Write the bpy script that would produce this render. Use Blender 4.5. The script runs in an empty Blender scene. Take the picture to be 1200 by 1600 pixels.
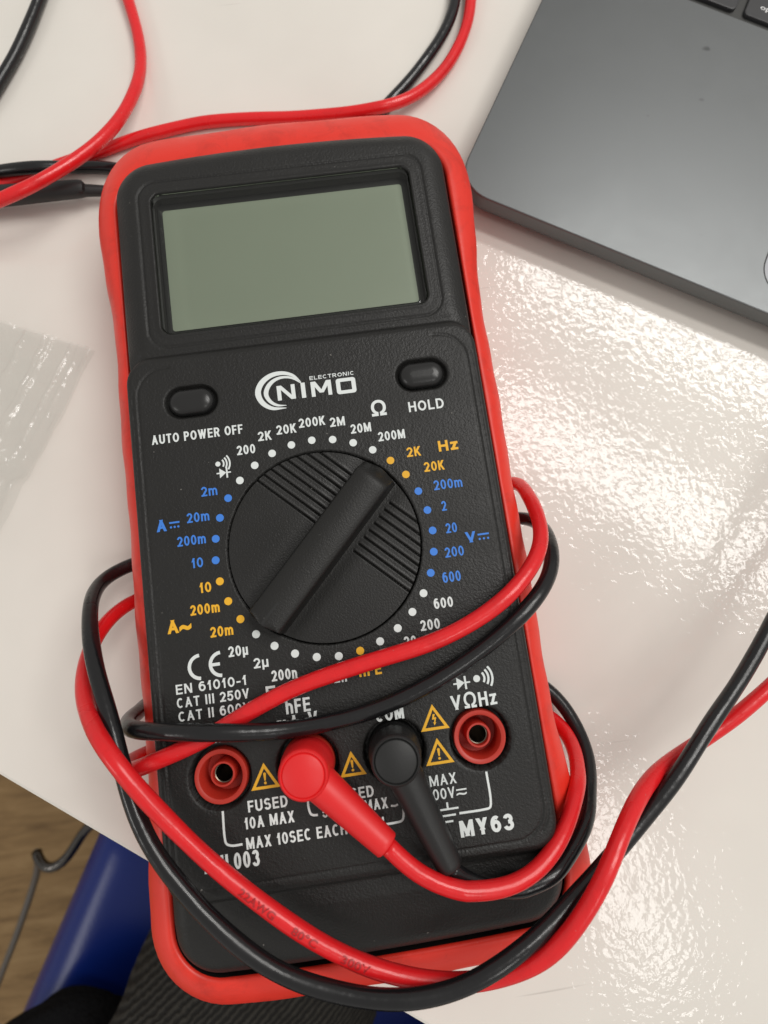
import bpy, bmesh, math, random
import numpy as np
from mathutils import Matrix, Vector

scene = bpy.context.scene
COL = scene.collection
random.seed(7)
S = 0.001                      # everything below is written in millimetres

# ------------------------------------------------------------------ camera
cam = bpy.data.cameras.new("camera")
cam_ob = bpy.data.objects.new("camera", cam)
COL.objects.link(cam_ob)
cam.sensor_fit = 'VERTICAL'
cam.sensor_height = 36.0
cam.lens = 900.0 / 1600.0 * 36.0
cam.clip_start = 0.005
cam.clip_end = 60.0
MR = ((0.99023, -0.13841, 0.01674), (-0.13448, -0.97993, -0.14717), (0.03677, 0.14348, -0.98897))
rot = Matrix(((MR[0][0], -MR[1][0], -MR[2][0]),
              (MR[0][1], -MR[1][1], -MR[2][1]),
              (MR[0][2], -MR[1][2], -MR[2][2])))
cam_ob.matrix_world = Matrix.Translation((9.99 * S, -13.92 * S, 175.58 * S)) @ rot.to_4x4()
cam.dof.use_dof = True
cam.dof.focus_distance = 0.143
cam.dof.aperture_fstop = 15.0
scene.camera = cam_ob

# ------------------------------------------------------------------ room light
world = bpy.data.worlds.new("World")
scene.world = world
world.use_nodes = True
bg = world.node_tree.nodes["Background"]
bg.inputs[0].default_value = (1.0, 0.97, 0.925, 1)
bg.inputs[1].default_value = 0.46

def lamp(name, x, y, z, sx, sy, rz, watts, color):
    l = bpy.data.lights.new(name, 'AREA')
    l.shape = 'RECTANGLE'
    l.size, l.size_y = sx, sy
    l.energy = watts * 1.25
    l.color = color
    o = bpy.data.objects.new(name, l)
    COL.objects.link(o)
    o.location = (x * S, y * S, z * S)
    o.rotation_euler = (0, 0, math.radians(rz))
    return o
WARM = (1.0, 0.98, 0.945)
lamp("ceiling_or_fill_lamp", 1230, 800, 1800, 1.25, 0.22, -35, 13.0, WARM)
lamp("ceiling_or_fill_lamp", 1010, 215, 1800, 1.30, 0.20, -38, 11.0, WARM)
lamp("ceiling_or_fill_lamp", 665, -1000, 1800, 0.60, 0.17, -78, 2.8, WARM)
lamp("ceiling_or_fill_lamp", -2700, -900, 1800, 1.30, 0.20, -38, 17.0, WARM)  # added lamp with no known source: left-side fill and glints on the bag

vs = scene.view_settings
vs.view_transform = 'Standard'
vs.look = 'None'
vs.exposure = 0.0
vs.gamma = 1.0
vs.use_curve_mapping = False
scene.render.engine = 'CYCLES'
scene.cycles.max_bounces = 8
scene.cycles.transparent_max_bounces = 12
scene.cycles.caustics_reflective = False
scene.cycles.caustics_refractive = False

# ------------------------------------------------------------------ helpers
LOC = {}
def thing(name, label, cat, loc=(0, 0, 0), group=None):
    o = bpy.data.objects.new(name, None)
    COL.objects.link(o)
    o.empty_display_size = 0.02
    o.location = [c * S for c in loc]
    o['label'] = label
    o['category'] = cat
    if group:
        o['group'] = group
    LOC[o.name] = Vector(o.location)
    return o

def link(name, me, parent=None):
    o = bpy.data.objects.new(name, me)
    COL.objects.link(o)
    if parent is not None:
        o.parent = parent
        if parent.name in LOC:
            o.matrix_parent_inverse = Matrix.Translation(-LOC[parent.name])
    return o

def obj(name, verts, faces, mats, parent=None, smooth=True, mat_idx=None, sharp=None):
    me = bpy.data.meshes.new(name)
    v = np.asarray(verts, dtype=float) * S
    me.from_pydata(v.tolist(), [], [tuple(int(i) for i in f) for f in faces])
    for m in (mats if isinstance(mats, (list, tuple)) else [mats]):
        me.materials.append(m)
    if mat_idx is not None:
        me.polygons.foreach_set('material_index', np.asarray(mat_idx, dtype=np.int32))
    if sharp:
        me.set_sharp_from_angle(angle=math.radians(sharp))
    if smooth:                                            # big flat caps keep their own normal
        me.polygons.foreach_set('use_smooth', np.array([len(f) <= 4 for f in faces], dtype=bool))
    me.update()
    return link(name, me, parent)

class MB:
    """collects vertices and faces, links them as one mesh object"""
    def __init__(self):
        self.v, self.f, self.m = [], [], []
    def add(self, verts, faces, m=0):
        b = len(self.v)
        self.v.extend([tuple(p) for p in verts])
        self.f.extend([tuple(b + i for i in f) for f in faces])
        self.m.extend([m] * len(faces))
    def loft(self, rings, m=0, cap0=False, cap1=False, closed=True):
        n = len(rings[0])
        V = [p for r in rings for p in r]
        F = []
        for k in range(len(rings) - 1):
            for i in range(n if closed else n - 1):
                j = (i + 1) % n
                F.append((k * n + i, k * n + j, (k + 1) * n + j, (k + 1) * n + i))
        if cap0:
            F.append(tuple(range(n - 1, -1, -1)))
        if cap1:
            F.append(tuple((len(rings) - 1) * n + i for i in range(n)))
        self.add(V, F, m)
    def lathe(self, cx, cy, prof, n=72, m=0):
        rings = [[(cx + r * math.cos(2 * math.pi * i / n), cy + r * math.sin(2 * math.pi * i / n), z) for i in range(n)] for r, z in prof]
        self.loft(rings, m)
    def build(self, name, mats, parent=None, smooth=True, sharp=None):
        return obj(name, self.v, self.f, mats, parent, smooth, self.m, sharp)

def catmull(pts, step=1.2):
    P = np.asarray(pts, float)
    P = np.vstack([2 * P[0] - P[1], P, 2 * P[-1] - P[-2]])
    out = []
    for i in range(1, len(P) - 2):
        p0, p1, p2, p3 = P[i - 1:i + 3]
        n = max(2, int(np.linalg.norm(p2 - p1) / step))
        def tj(t, a, b):
            return t + max(np.linalg.norm(b - a), 1e-6) ** 0.5
        t0 = 0; t1 = tj(t0, p0, p1); t2 = tj(t1, p1, p2); t3 = tj(t2, p2, p3)
        for t in np.linspace(t1, t2, n, endpoint=False):
            A1 = (t1 - t) / (t1 - t0) * p0 + (t - t0) / (t1 - t0) * p1
            A2 = (t2 - t) / (t2 - t1) * p1 + (t - t1) / (t2 - t1) * p2
            A3 = (t3 - t) / (t3 - t2) * p2 + (t - t2) / (t3 - t2) * p3
            B1 = (t2 - t) / (t2 - t0) * A1 + (t - t0) / (t2 - t0) * A2
            B2 = (t3 - t) / (t3 - t1) * A2 + (t - t1) / (t3 - t1) * A3
            out.append((t2 - t) / (t2 - t1) * B1 + (t - t1) / (t2 - t1) * B2)
    out.append(P[-2])
    C = np.array(out)
    for _ in range(4):                                   # relax the corners a little
        C[1:-1] = 0.25 * C[:-2] + 0.5 * C[1:-1] + 0.25 * C[2:]
    return C

def frames(C):
    T = np.gradient(C, axis=0)
    T /= np.linalg.norm(T, axis=1)[:, None] + 1e-12
    up = np.array([0, 0, 1.0]) if abs(T[0][2]) < 0.9 else np.array([1.0, 0, 0])
    N = np.zeros_like(C)
    n = up - T[0] * (up @ T[0])
    for i in range(len(C)):
        n = n - T[i] * (n @ T[i])
        n /= np.linalg.norm(n) + 1e-12
        N[i] = n
    return T, N, np.cross(T, N)

def tube(mb, C, r, n=16, m=0, caps=True):
    C = np.asarray(C, float)
    r = np.broadcast_to(np.asarray(r, float), (len(C),))
    T, N, B = frames(C)
    a = np.linspace(0, 2 * np.pi, n, endpoint=False)
    rings = [[tuple(C[i] + r[i] * (math.cos(t) * N[i] + math.sin(t) * B[i])) for t in a] for i in range(len(C))]
    mb.loft(rings, m, caps, caps)

def rrect(x0, x1, y0, y1, r, seg=8):
    pts = []
    for cx, cy, a0 in ((x1 - r, y1 - r, 0), (x0 + r, y1 - r, 90), (x0 + r, y0 + r, 180), (x1 - r, y0 + r, 270)):
        for k in range(seg + 1):
            a = math.radians(a0 + 90 * k / seg)
            pts.append((cx + r * math.cos(a), cy + r * math.sin(a)))
    return pts

# ------------------------------------------------------------------ materials
def material(name, base, rough=0.5, metallic=0.0, spec=0.5, coat=0.0, coat_rough=0.1):
    m = bpy.data.materials.new(name)
    m.use_nodes = True
    b = m.node_tree.nodes["Principled BSDF"]
    b.inputs['Base Color'].default_value = (*base, 1)
    b.inputs['Roughness'].default_value = rough
    b.inputs['Metallic'].default_value = metallic
    b.inputs['Specular IOR Level'].default_value = spec
    b.inputs['Coat Weight'].default_value = coat
    b.inputs['Coat Roughness'].default_value = coat_rough
    return m

def N(m, t):
    return m.node_tree.nodes.new(t)
def L(m, a, b):
    m.node_tree.links.new(a, b)
def bsdf(m):
    return m.node_tree.nodes["Principled BSDF"]
def coords(m, scale=(1, 1, 1), rotz=0.0):
    tc = N(m, 'ShaderNodeTexCoord'); mp = N(m, 'ShaderNodeMapping')
    mp.inputs['Scale'].default_value = scale
    mp.inputs['Rotation'].default_value = (0, 0, math.radians(rotz))
    L(m, tc.outputs['Object'], mp.inputs['Vector'])
    return mp.outputs['Vector']
def noise(m, vec, scale, detail=3.0, rough=0.5, dist=0.0):
    n = N(m, 'ShaderNodeTexNoise')
    n.inputs['Scale'].default_value = scale
    n.inputs['Detail'].default_value = detail
    n.inputs['Roughness'].default_value = rough
    n.inputs['Distortion'].default_value = dist
    L(m, vec, n.inputs['Vector'])
    return n.outputs['Fac']
def ramp(m, fac, stops):
    r = N(m, 'ShaderNodeValToRGB')
    e = r.color_ramp.elements
    while len(e) < len(stops):
        e.new(0.5)
    for k, (p, c) in enumerate(stops):
        e[k].position = p
        e[k].color = (*c, 1) if isinstance(c, tuple) else (c, c, c, 1)
    L(m, fac, r.inputs['Fac'])
    return r.outputs['Color']
def bump(m, h, strength, dist, prev=None, inputs=('Normal',)):
    b = N(m, 'ShaderNodeBump')
    b.inputs['Strength'].default_value = strength
    b.inputs['Distance'].default_value = dist
    L(m, h, b.inputs['Height'])
    if prev is not None:
        L(m, prev, b.inputs['Normal'])
    for i in inputs:
        L(m, b.outputs['Normal'], bsdf(m).inputs[i])
    return b.outputs['Normal']
def mixc(m, fac, a, b):
    x = N(m, 'ShaderNodeMix'); x.data_type = 'RGBA'
    for s, v in ((x.inputs[0], fac), (x.inputs[6], a), (x.inputs[7], b)):
        if isinstance(v, tuple):
            s.default_value = (*v, 1)
        elif isinstance(v, (int, float)):
            s.default_value = v
        else:
            L(m, v, s)
    return x.outputs[2]
def mathn(m, op, a, b=0.0):
    x = N(m, 'ShaderNodeMath'); x.operation = op
    for s, v in ((x.inputs[0], a), (x.inputs[1], b)):
        if isinstance(v, (int, float)):
            s.default_value = v
        else:
            L(m, v, s)
    return x.outputs[0]

# white laminate desk: glossy clear coat with orange peel, faint smudges and specks of dirt
m_table = material('white_laminate', (0.78, 0.745, 0.70), 0.55, spec=0.2, coat=0.55, coat_rough=0.045)
v = coords(m_table)
smudge = noise(m_table, v, 9, 4, 0.6)
c1 = mixc(m_table, ramp(m_table, smudge, [(0.42, 0.0), (0.75, 0.6)]), (0.785, 0.750, 0.692), (0.67, 0.635, 0.58))
sp = noise(m_table, v, 210, 1, 0.4)
c2 = mixc(m_table, ramp(m_table, sp, [(0.835, 0.0), (0.86, 0.8)]), c1, (0.16, 0.14, 0.12))
for ang, sc_, th_ in ((28, (14, 420, 1), 0.735), (-52, (11, 380, 1), 0.745), (80, (18, 500, 1), 0.75)):   # hairline scratches
    sv = coords(m_table, sc_, ang)
    sn = noise(m_table, sv, 1.0, 2.0, 0.45)
    msk = noise(m_table, coords(m_table, (1, 1, 1), ang), 13, 2, 0.5)
    fac_ = mathn(m_table, 'MULTIPLY', ramp(m_table, sn, [(th_, 0.0), (th_ + 0.03, 0.45)]), ramp(m_table, msk, [(0.5, 0.0), (0.62, 1.0)]))
    c2 = mixc(m_table, fac_, c2, (0.34, 0.31, 0.28))
L(m_table, c2, bsdf(m_table).inputs['Base Color'])
peel = noise(m_table, v, 470, 1.6, 0.45, 0.4)
wave = noise(m_table, v, 60, 1.0, 0.5)
nb = bump(m_table, peel, 1.0, 0.00014, None, ('Coat Normal',))
bump(m_table, wave, 1.0, 0.00012, nb, ('Coat Normal',))

def plastic(name, base, rough, grain, depth, spec=0.5, dust=0.0, grime=0.0):
    m = material(name, base, rough, spec=spec)
    v = coords(m)
    g = noise(m, v, grain, 2.0, 0.6)
    bump(m, g, 1.0, depth)
    r = noise(m, v, 70, 3)
    L(m, ramp(m, r, [(0.3, rough - 0.06), (0.7, rough + 0.08)]), bsdf(m).inputs['Roughness'])
    if dust or grime:
        col = base
        if grime:                                         # handling marks: worn, slightly dirty patches
            g1 = noise(m, v, 95, 5, 0.7, 0.8)
            col = mixc(m, ramp(m, g1, [(0.50, 0.0), (0.78, grime)]), base, tuple(c * 0.45 for c in base))
        d = noise(m, v, 900, 1.0, 0.3)
        L(m, mixc(m, ramp(m, d, [(0.80, 0.0), (0.86, dust)]), col, (0.35, 0.33, 0.30)), bsdf(m).inputs['Base Color'])
    return m
m_black = plastic('black_textured_plastic', (0.0115, 0.0112, 0.0105), 0.46, 1800, 0.00015, 0.42, 0.5)
m_knob = plastic('black_knob_plastic', (0.0115, 0.0112, 0.0105), 0.42, 2300, 0.00009, 0.42, 0.4)
m_rubber = plastic('black_button_rubber', (0.014, 0.014, 0.014), 0.30, 1500, 0.00001, 0.5)
m_dark = plastic('black_socket_plastic', (0.012, 0.012, 0.012), 0.45, 1800, 0.00002)
m_holster = plastic('red_rubber_holster', (0.80, 0.036, 0.020), 0.40, 420, 0.00006, 0.45, 0.35, 0.5)
m_socket = plastic('red_socket_plastic', (0.50, 0.032, 0.018), 0.42, 900, 0.00001)
m_redplug = plastic('red_plug_vinyl', (0.78, 0.018, 0.020), 0.42, 1600, 0.00002)
m_blackplug = plastic('black_plug_vinyl', (0.012, 0.012, 0.012), 0.45, 1600, 0.00002)
m_redcable = plastic('red_silicone_cable', (0.76, 0.014, 0.018), 0.26, 240, 0.00014, 0.5, 0.35, 0.30)
m_blackcable = plastic('black_silicone_cable', (0.008, 0.008, 0.009), 0.24, 240, 0.00014, 0.5, 0.4)
m_ink = material('faded_cable_ink', (0.40, 0.011, 0.014), 0.45)
m_white = plastic('white_print', (0.74, 0.78, 0.77), 0.55, 2500, 0.00002)
m_yellow = plastic('yellow_print', (0.85, 0.45, 0.02), 0.55, 2500, 0.00002)
m_blue = plastic('blue_print', (0.045, 0.215, 0.72), 0.55, 2500, 0.00002)
m_metal = material('nickel_contact', (0.16, 0.13, 0.10), 0.3, 1.0)
m_lcd = plastic('grey_green_display', (0.305, 0.350, 0.265), 0.48, 60, 0.00001, 0.9, 0.25)
m_chrome = material('dark_chrome_tube', (0.10, 0.095, 0.09), 0.12, 1.0)
m_greytube = material('grey_tube', (0.16, 0.155, 0.15), 0.35, 0.6)
m_seat = material('blue_seat_plastic', (0.003, 0.018, 0.17), 0.30, spec=0.35)
v = coords(m_seat); bump(m_seat, noise(m_seat, v, 500, 2), 0.5, 0.0001)

m_glass = bpy.data.materials.new('clear_window')
m_glass.use_nodes = True
nt = m_glass.node_tree
nt.nodes.remove(nt.nodes["Principled BSDF"])
tr = nt.nodes.new('ShaderNodeBsdfTransparent'); tr.inputs[0].default_value = (0.93, 0.95, 0.92, 1)
gl = nt.nodes.new('ShaderNodeBsdfGlossy'); gl.inputs['Roughness'].default_value = 0.06
fr = nt.nodes.new('ShaderNodeFresnel'); fr.inputs[0].default_value = 1.45
mx = nt.nodes.new('ShaderNodeMixShader')
nt.links.new(fr.outputs[0], mx.inputs[0]); nt.links.new(tr.outputs[0], mx.inputs[1]); nt.links.new(gl.outputs[0], mx.inputs[2])
nt.links.new(mx.outputs[0], nt.nodes['Material Output'].inputs['Surface'])

m_bag = material('clear_polythene', (0.92, 0.92, 0.90), 0.5, spec=0.0)
nt = m_bag.node_tree
tr = nt.nodes.new('ShaderNodeBsdfTransparent'); tr.inputs[0].default_value = (0.995, 0.995, 0.99, 1)
gl = nt.nodes.new('ShaderNodeBsdfGlossy'); gl.inputs['Roughness'].default_value = 0.17
lf = nt.nodes.new('ShaderNodeLayerWeight'); lf.inputs[0].default_value = 0.5
pw = nt.nodes.new('ShaderNodeMath'); pw.operation = 'POWER'; pw.inputs[1].default_value = 2.5
lw = nt.nodes.new('ShaderNodeMapRange'); lw.inputs[3].default_value = 0.06; lw.inputs[4].default_value = 0.36
nt.links.new(lf.outputs['Facing'], pw.inputs[0]); nt.links.new(pw.outputs[0], lw.inputs[0])
m1 = nt.nodes.new('ShaderNodeMixShader'); m1.inputs[0].default_value = 0.03
mx = nt.nodes.new('ShaderNodeMixShader')
nt.links.new(tr.outputs[0], m1.inputs[1]); nt.links.new(bsdf(m_bag).outputs[0], m1.inputs[2])
nt.links.new(lw.outputs[0], mx.inputs[0]); nt.links.new(m1.outputs[0], mx.inputs[1]); nt.links.new(gl.outputs[0], mx.inputs[2])
nt.links.new(mx.outputs[0], nt.nodes['Material Output'].inputs['Surface'])
v = coords(m_bag)
bn = bump(m_bag, noise(m_bag, v, 110, 3, 0.6, 0.8), 1.0, 0.0011)
nt.links.new(bn, gl.inputs['Normal'])

m_alu = material('space_grey_aluminium', (0.150, 0.157, 0.159), 0.40, 0.85)
v = coords(m_alu)
bump(m_alu, noise(m_alu, v, 6000, 1), 0.6, 0.00002)
sm = noise(m_alu, v, 30, 6, 0.7, 0.6)
L(m_alu, ramp(m_alu, sm, [(0.30, 0.355), (0.70, 0.415)]), bsdf(m_alu).inputs['Roughness'])
st = noise(m_alu, v, 170, 1)
L(m_alu, mixc(m_alu, ramp(m_alu, st, [(0.77, 0.0), (0.84, 0.7)]), (0.150, 0.157, 0.159), (0.05, 0.05, 0.05)), bsdf(m_alu).inputs['Base Color'])
m_pad = material('trackpad_glass', (0.19, 0.195, 0.205), 0.36, 0.7)
m_gap = material('black_gap', (0.004, 0.004, 0.004), 0.7)
m_well = material('keyboard_well', (0.05, 0.05, 0.048), 0.45, 0.4)
m_key = plastic('black_key', (0.028, 0.028, 0.030), 0.5, 3000, 0.00001)
m_legend = material('key_legend', (0.8, 0.8, 0.8), 0.5)

m_floor = material('brown_floor', (0.17, 0.11, 0.055), 0.8)
v = coords(m_floor, (1, 7, 1), 62)
f1 = noise(m_floor, v, 9, 6, 0.7, 0.6)
L(m_floor, ramp(m_floor, f1, [(0.3, (0.16, 0.092, 0.036)), (0.5, (0.27, 0.165, 0.068)), (0.72, (0.37, 0.24, 0.11))]), bsdf(m_floor).inputs['Base Color'])

m_trouser = material('ribbed_dark_cloth', (0.030, 0.029, 0.026), 0.9, spec=0.2)
v = coords(m_trouser, (1, 1, 1), -36)
wv = N(m_trouser, 'ShaderNodeTexWave'); wv.bands_direction = 'Y'
wv.inputs['Scale'].default_value = 105; wv.inputs['Distortion'].default_value = 2.5; wv.inputs['Detail'].default_value = 2
wv.inputs['Detail Scale'].default_value = 3
L(m_trouser, v, wv.inputs['Vector'])
L(m_trouser, ramp(m_trouser, wv.outputs['Fac'], [(0.2, (0.016, 0.015, 0.014)), (0.9, (0.042, 0.039, 0.034))]), bsdf(m_trouser).inputs['Base Color'])
bump(m_trouser, wv.outputs['Fac'], 1.0, 0.0010)
m_wool = material('black_wool', (0.008, 0.008, 0.009), 1.0, spec=0.1)
v = coords(m_wool); bump(m_wool, noise(m_wool, v, 160, 4, 0.7), 1.0, 0.006)
m_skin = material('skin', (0.45, 0.28, 0.2), 0.5)

# text as flat lettering: baseline start, end, cap height
GLYPH = {}
def glyphs(s, off):
    key = (s, off)
    if key not in GLYPH:
        c = bpy.data.curves.new('glyph', 'FONT')
        c.body = s; c.size = 1.0; c.offset = off; c.resolution_u = 3; c.space_character = 1.0 + off * 2.2
        o = bpy.data.objects.new('glyph', c)
        COL.objects.link(o)
        bpy.context.view_layer.update()
        me = bpy.data.meshes.new_from_object(o.evaluated_get(bpy.context.evaluated_depsgraph_get()))
        V = np.array([p.co[:2] for p in me.vertices]); F = [tuple(p.vertices) for p in me.polygons]
        bpy.data.objects.remove(o); bpy.data.curves.remove(c); bpy.data.meshes.remove(me)
        GLYPH[key] = (V, F)
    return GLYPH[key]
# condensed sans capitals drawn as strokes: ('l', x0, y0, x1, y1) or ('a', cx, cy, rx, ry, from, to) in a unit cell
SANS = {
 '0': (.50, [('a', .5, .5, .5, .5, 0, 360)]),
 '1': (.30, [('l', .72, 0, .72, 1), ('l', .72, .98, 0, .72)]),
 '2': (.50, [('a', .5, .70, .5, .30, 170, -38), ('l', .86, .50, .04, 0), ('l', 0, 0, 1, 0)]),
 '3': (.50, [('a', .48, .755, .45, .245, 165, -90), ('a', .48, .27, .52, .27, 90, -165)]),
 '5': (.50, [('l', .14, 1, .95, 1), ('l', .14, 1, .05, .52), ('a', .46, .33, .54, .33, 140, -165)]),
 '6': (.50, [('a', .52, .33, .48, .33, 0, 360), ('a', .56, .5, .56, .5, 55, 215)]),
 'A': (.60, [('l', 0, 0, .5, 1), ('l', 1, 0, .5, 1), ('l', .22, .30, .78, .30)]),
 'C': (.55, [('a', .52, .5, .52, .5, 48, 312)]),
 'D': (.55, [('l', 0, 0, 0, 1), ('l', 0, 1, .42, 1), ('l', 0, 0, .42, 0), ('a', .42, .5, .58, .5, 90, -90)]),
 'E': (.48, [('l', 0, 0, 0, 1), ('l', 0, 1, 1, 1), ('l', 0, .52, .92, .52), ('l', 0, 0, 1, 0)]),
 'F': (.45, [('l', 0, 0, 0, 1), ('l', 0, 1, 1, 1), ('l', 0, .50, .86, .50)]),
 'H': (.54, [('l', 0, 0, 0, 1), ('l', 1, 0, 1, 1), ('l', 0, .52, 1, .52)]),
 'I': (.16, [('l', .5, 0, .5, 1)]),
 'K': (.54, [('l', 0, 0, 0, 1), ('l', .98, 1, .04, .42), ('l', .98, 0, .34, .60)]),
 'L': (.44, [('l', 0, 0, 0, 1), ('l', 0, 0, 1, 0)]),
 'M': (.68, [('l', 0, 0, 0, 1), ('l', 1, 0, 1, 1), ('l', .03, 1, .5, .06), ('l', .97, 1, .5, .06)]),
 'N': (.56, [('l', 0, 0, 0, 1), ('l', 1, 0, 1, 1), ('l', .03, 1, .97, 0)]),
 'O': (.60, [('a', .5, .5, .5, .5, 0, 360)]),
 'P': (.50, [('l', 0, 0, 0, 1), ('l', 0, 1, .5, 1), ('l', 0, .46, .5, .46), ('a', .5, .73, .5, .27, 90, -90)]),
 'R': (.55, [('l', 0, 0, 0, 1), ('l', 0, 1, .48, 1), ('l', 0, .47, .48, .47), ('a', .48, .735, .46, .265, 90, -90), ('l', 1, 0, .55, .45)]),
 'S': (.52, [('a', .5, .755, .48, .245, 25, 262), ('a', .5, .26, .5, .26, 88, -160)]),
 'T': (.50, [('l', .5, 0, .5, 1), ('l', 0, 1, 1, 1)]),
 'U': (.55, [('l', 0, .32, 0, 1), ('l', 1, .32, 1, 1), ('a', .5, .32, .5, .32, 180, 360)]),
 'V': (.58, [('l', .5, 0, 0, 1), ('l', .5, 0, 1, 1)]),
 'W': (.82, [('l', .26, 0, 0, 1), ('l', .26, 0, .5, 1), ('l', .74, 0, .5, 1), ('l', .74, 0, 1, 1)]),
 'X': (.56, [('l', 0, 0, 1, 1), ('l', 1, 0, 0, 1)]),
 'Y': (.58, [('l', .5, 0, .5, .50), ('l', .5, .36, 0, 1), ('l', .5, .36, 1, 1)]),
 'h': (.48, [('l', 0, 0, 0, 1), ('a', .5, .45, .5, .27, 180, 0), ('l', 1, 0, 1, .45)]),
 'n': (.46, [('l', 0, 0, 0, .72), ('a', .5, .45, .5, .27, 180, 0), ('l', 1, 0, 1, .45)]),
 'm': (.72, [('l', 0, 0, 0, .72), ('a', .25, .45, .25, .27, 180, 0), ('l', .5, 0, .5, .45), ('a', .75, .45, .25, .27, 180, 0), ('l', 1, 0, 1, .45)]),
 'z': (.42, [('l', 0, .72, 1, .72), ('l', .04, 0, .96, .72), ('l', 0, 0, 1, 0)]),
 'µ': (.46, [('l', 0, -.26, 0, .72), ('a', .5, .28, .5, .28, 180, 360), ('l', 1, 0, 1, .72)]),
 '-': (.30, [('l', 0, .38, 1, .38)]),
}
def text(mb, s, x0, x1, y, cap, z, m=0, weight=1.0):
    if any(c not in SANS and c != ' ' for c in s):
        V, F = glyphs(s, round(0.016 * (weight + 0.6), 4))
        h = 0.60 if s == '~' else 0.71
        xa, xb = V[:, 0].min(), V[:, 0].max()
        mb.add([(x0 + (a - xa) * (x1 - x0) / (xb - xa), y + b * cap / h, z) for a, b in V], F, m)
        return
    t = cap * (0.138 + 0.042 * weight)
    nat = sum(SANS[c][0] if c != ' ' else 0.22 for c in s) + 0.13 * (len(s) - 1)
    k = (x1 - x0) / nat
    x = x0
    dz = 0
    for c in s:
        if c == ' ':
            x += 0.35 * k
            continue
        w, parts = SANS[c]
        w *= k
        ax, bx = x + t / 2, max(w - t, 0.0)
        ay, by = y + t / 2, cap - t
        for p in parts:
            zz = z + 0.003 * (dz % 4); dz += 1
            if p[0] == 'l':
                xa, ya, xb, yb = ax + p[1] * bx, ay + p[2] * by, ax + p[3] * bx, ay + p[4] * by
                if abs(yb - ya) > 0.3 * abs(xb - xa):
                    if ya > yb:
                        xa, ya, xb, yb = xb, yb, xa, ya
                    sl = (xb - xa) / (yb - ya)
                    e0 = t / 2 if p[2] in (0, 1, -.26) or True else 0
                    xa -= sl * e0; ya -= e0; xb += sl * e0; yb += e0
                    hw = t / 2 * math.sqrt(1 + sl * sl)
                    if abs(sl) > 0.02:                     # keep slanted strokes inside the cell
                        lo_, hi_ = x, x + w
                        xa = min(max(xa, lo_ + hw), hi_ - hw) if w > 2 * hw else xa
                        xb = min(max(xb, lo_ + hw), hi_ - hw) if w > 2 * hw else xb
                    flat(mb, [(xa - hw, ya), (xa + hw, ya), (xb + hw, yb), (xb - hw, yb)], zz, m)
                else:
                    if xa > xb:
                        xa, ya, xb, yb = xb, yb, xa, ya
                    th_ = t * 0.92 / 2
                    flat(mb, [(xa - t / 2, ya - th_), (xb + t / 2, yb - th_), (xb + t / 2, yb + th_), (xa - t / 2, ya + th_)], zz, m)
            else:
                _, cx, cy, rx, ry, a0, a1 = p
                n = 14 if abs(a1 - a0) < 200 else 26
                pts = [(ax + (cx + rx * math.cos(math.radians(a0 + (a1 - a0) * i / n))) * bx, ay + (cy + ry * math.sin(math.radians(a0 + (a1 - a0) * i / n))) * by) for i in range(n + 1)]
                if abs(a1 - a0) == 360:
                    cen = np.array([ax + cx * bx, ay + cy * by]); ra_ = np.array([rx * bx, ry * by])
                    an = np.linspace(0, 2 * np.pi, 28, endpoint=False)
                    o_ = [tuple(cen + (ra_ + t / 2) * (math.cos(g), math.sin(g))) + (zz,) for g in an]
                    i_ = [tuple(cen + np.maximum(ra_ - t / 2, 0.02) * (math.cos(g), math.sin(g))) + (zz,) for g in an]
                    mb.add(o_ + i_, [(q, (q + 1) % 28, 28 + (q + 1) % 28, 28 + q) for q in range(28)], m)
                    continue
                stroke(mb, pts, t, zz, m)
        x += w + 0.13 * k
def flat(mb, pts, z, m=0):
    mb.add([(x, y, z) for x, y in pts], [tuple(range(len(pts)))], m)
def stroke(mb, pts, w, z, m=0):
    P = np.asarray(pts, float)
    T = np.gradient(P, axis=0); T /= np.linalg.norm(T, axis=1)[:, None]
    Nn = np.stack([-T[:, 1], T[:, 0]], 1) * (np.asarray(w) / 2.0 if np.isscalar(w) else np.asarray(w)[:, None] / 2.0)
    V = [(*p, z) for p in P + Nn] + [(*p, z) for p in P - Nn]
    n = len(P)
    mb.add(V, [(i + n, i + 1 + n, i + 1, i) for i in range(n - 1)], m)
def curve2(pts, step=0.15):
    return catmull([(x, y, 0) for x, y in pts], step)[:, :2]
def disc(mb, x, y, r, z, m=0, n=24):
    flat(mb, [(x + r * math.cos(2 * math.pi * i / n), y + r * math.sin(2 * math.pi * i / n)) for i in range(n)], z, m)
def arc(mb, cx, cy, r, a0, a1, w, z, m=0, n=20, ry=None, skew=0):
    ry = ry or r
    stroke(mb, [(cx + r * math.cos(math.radians(a0 + (a1 - a0) * k / n)), cy + ry * math.sin(math.radians(a0 + (a1 - a0) * k / n))) for k in range(n + 1)], w, z, m)

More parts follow.
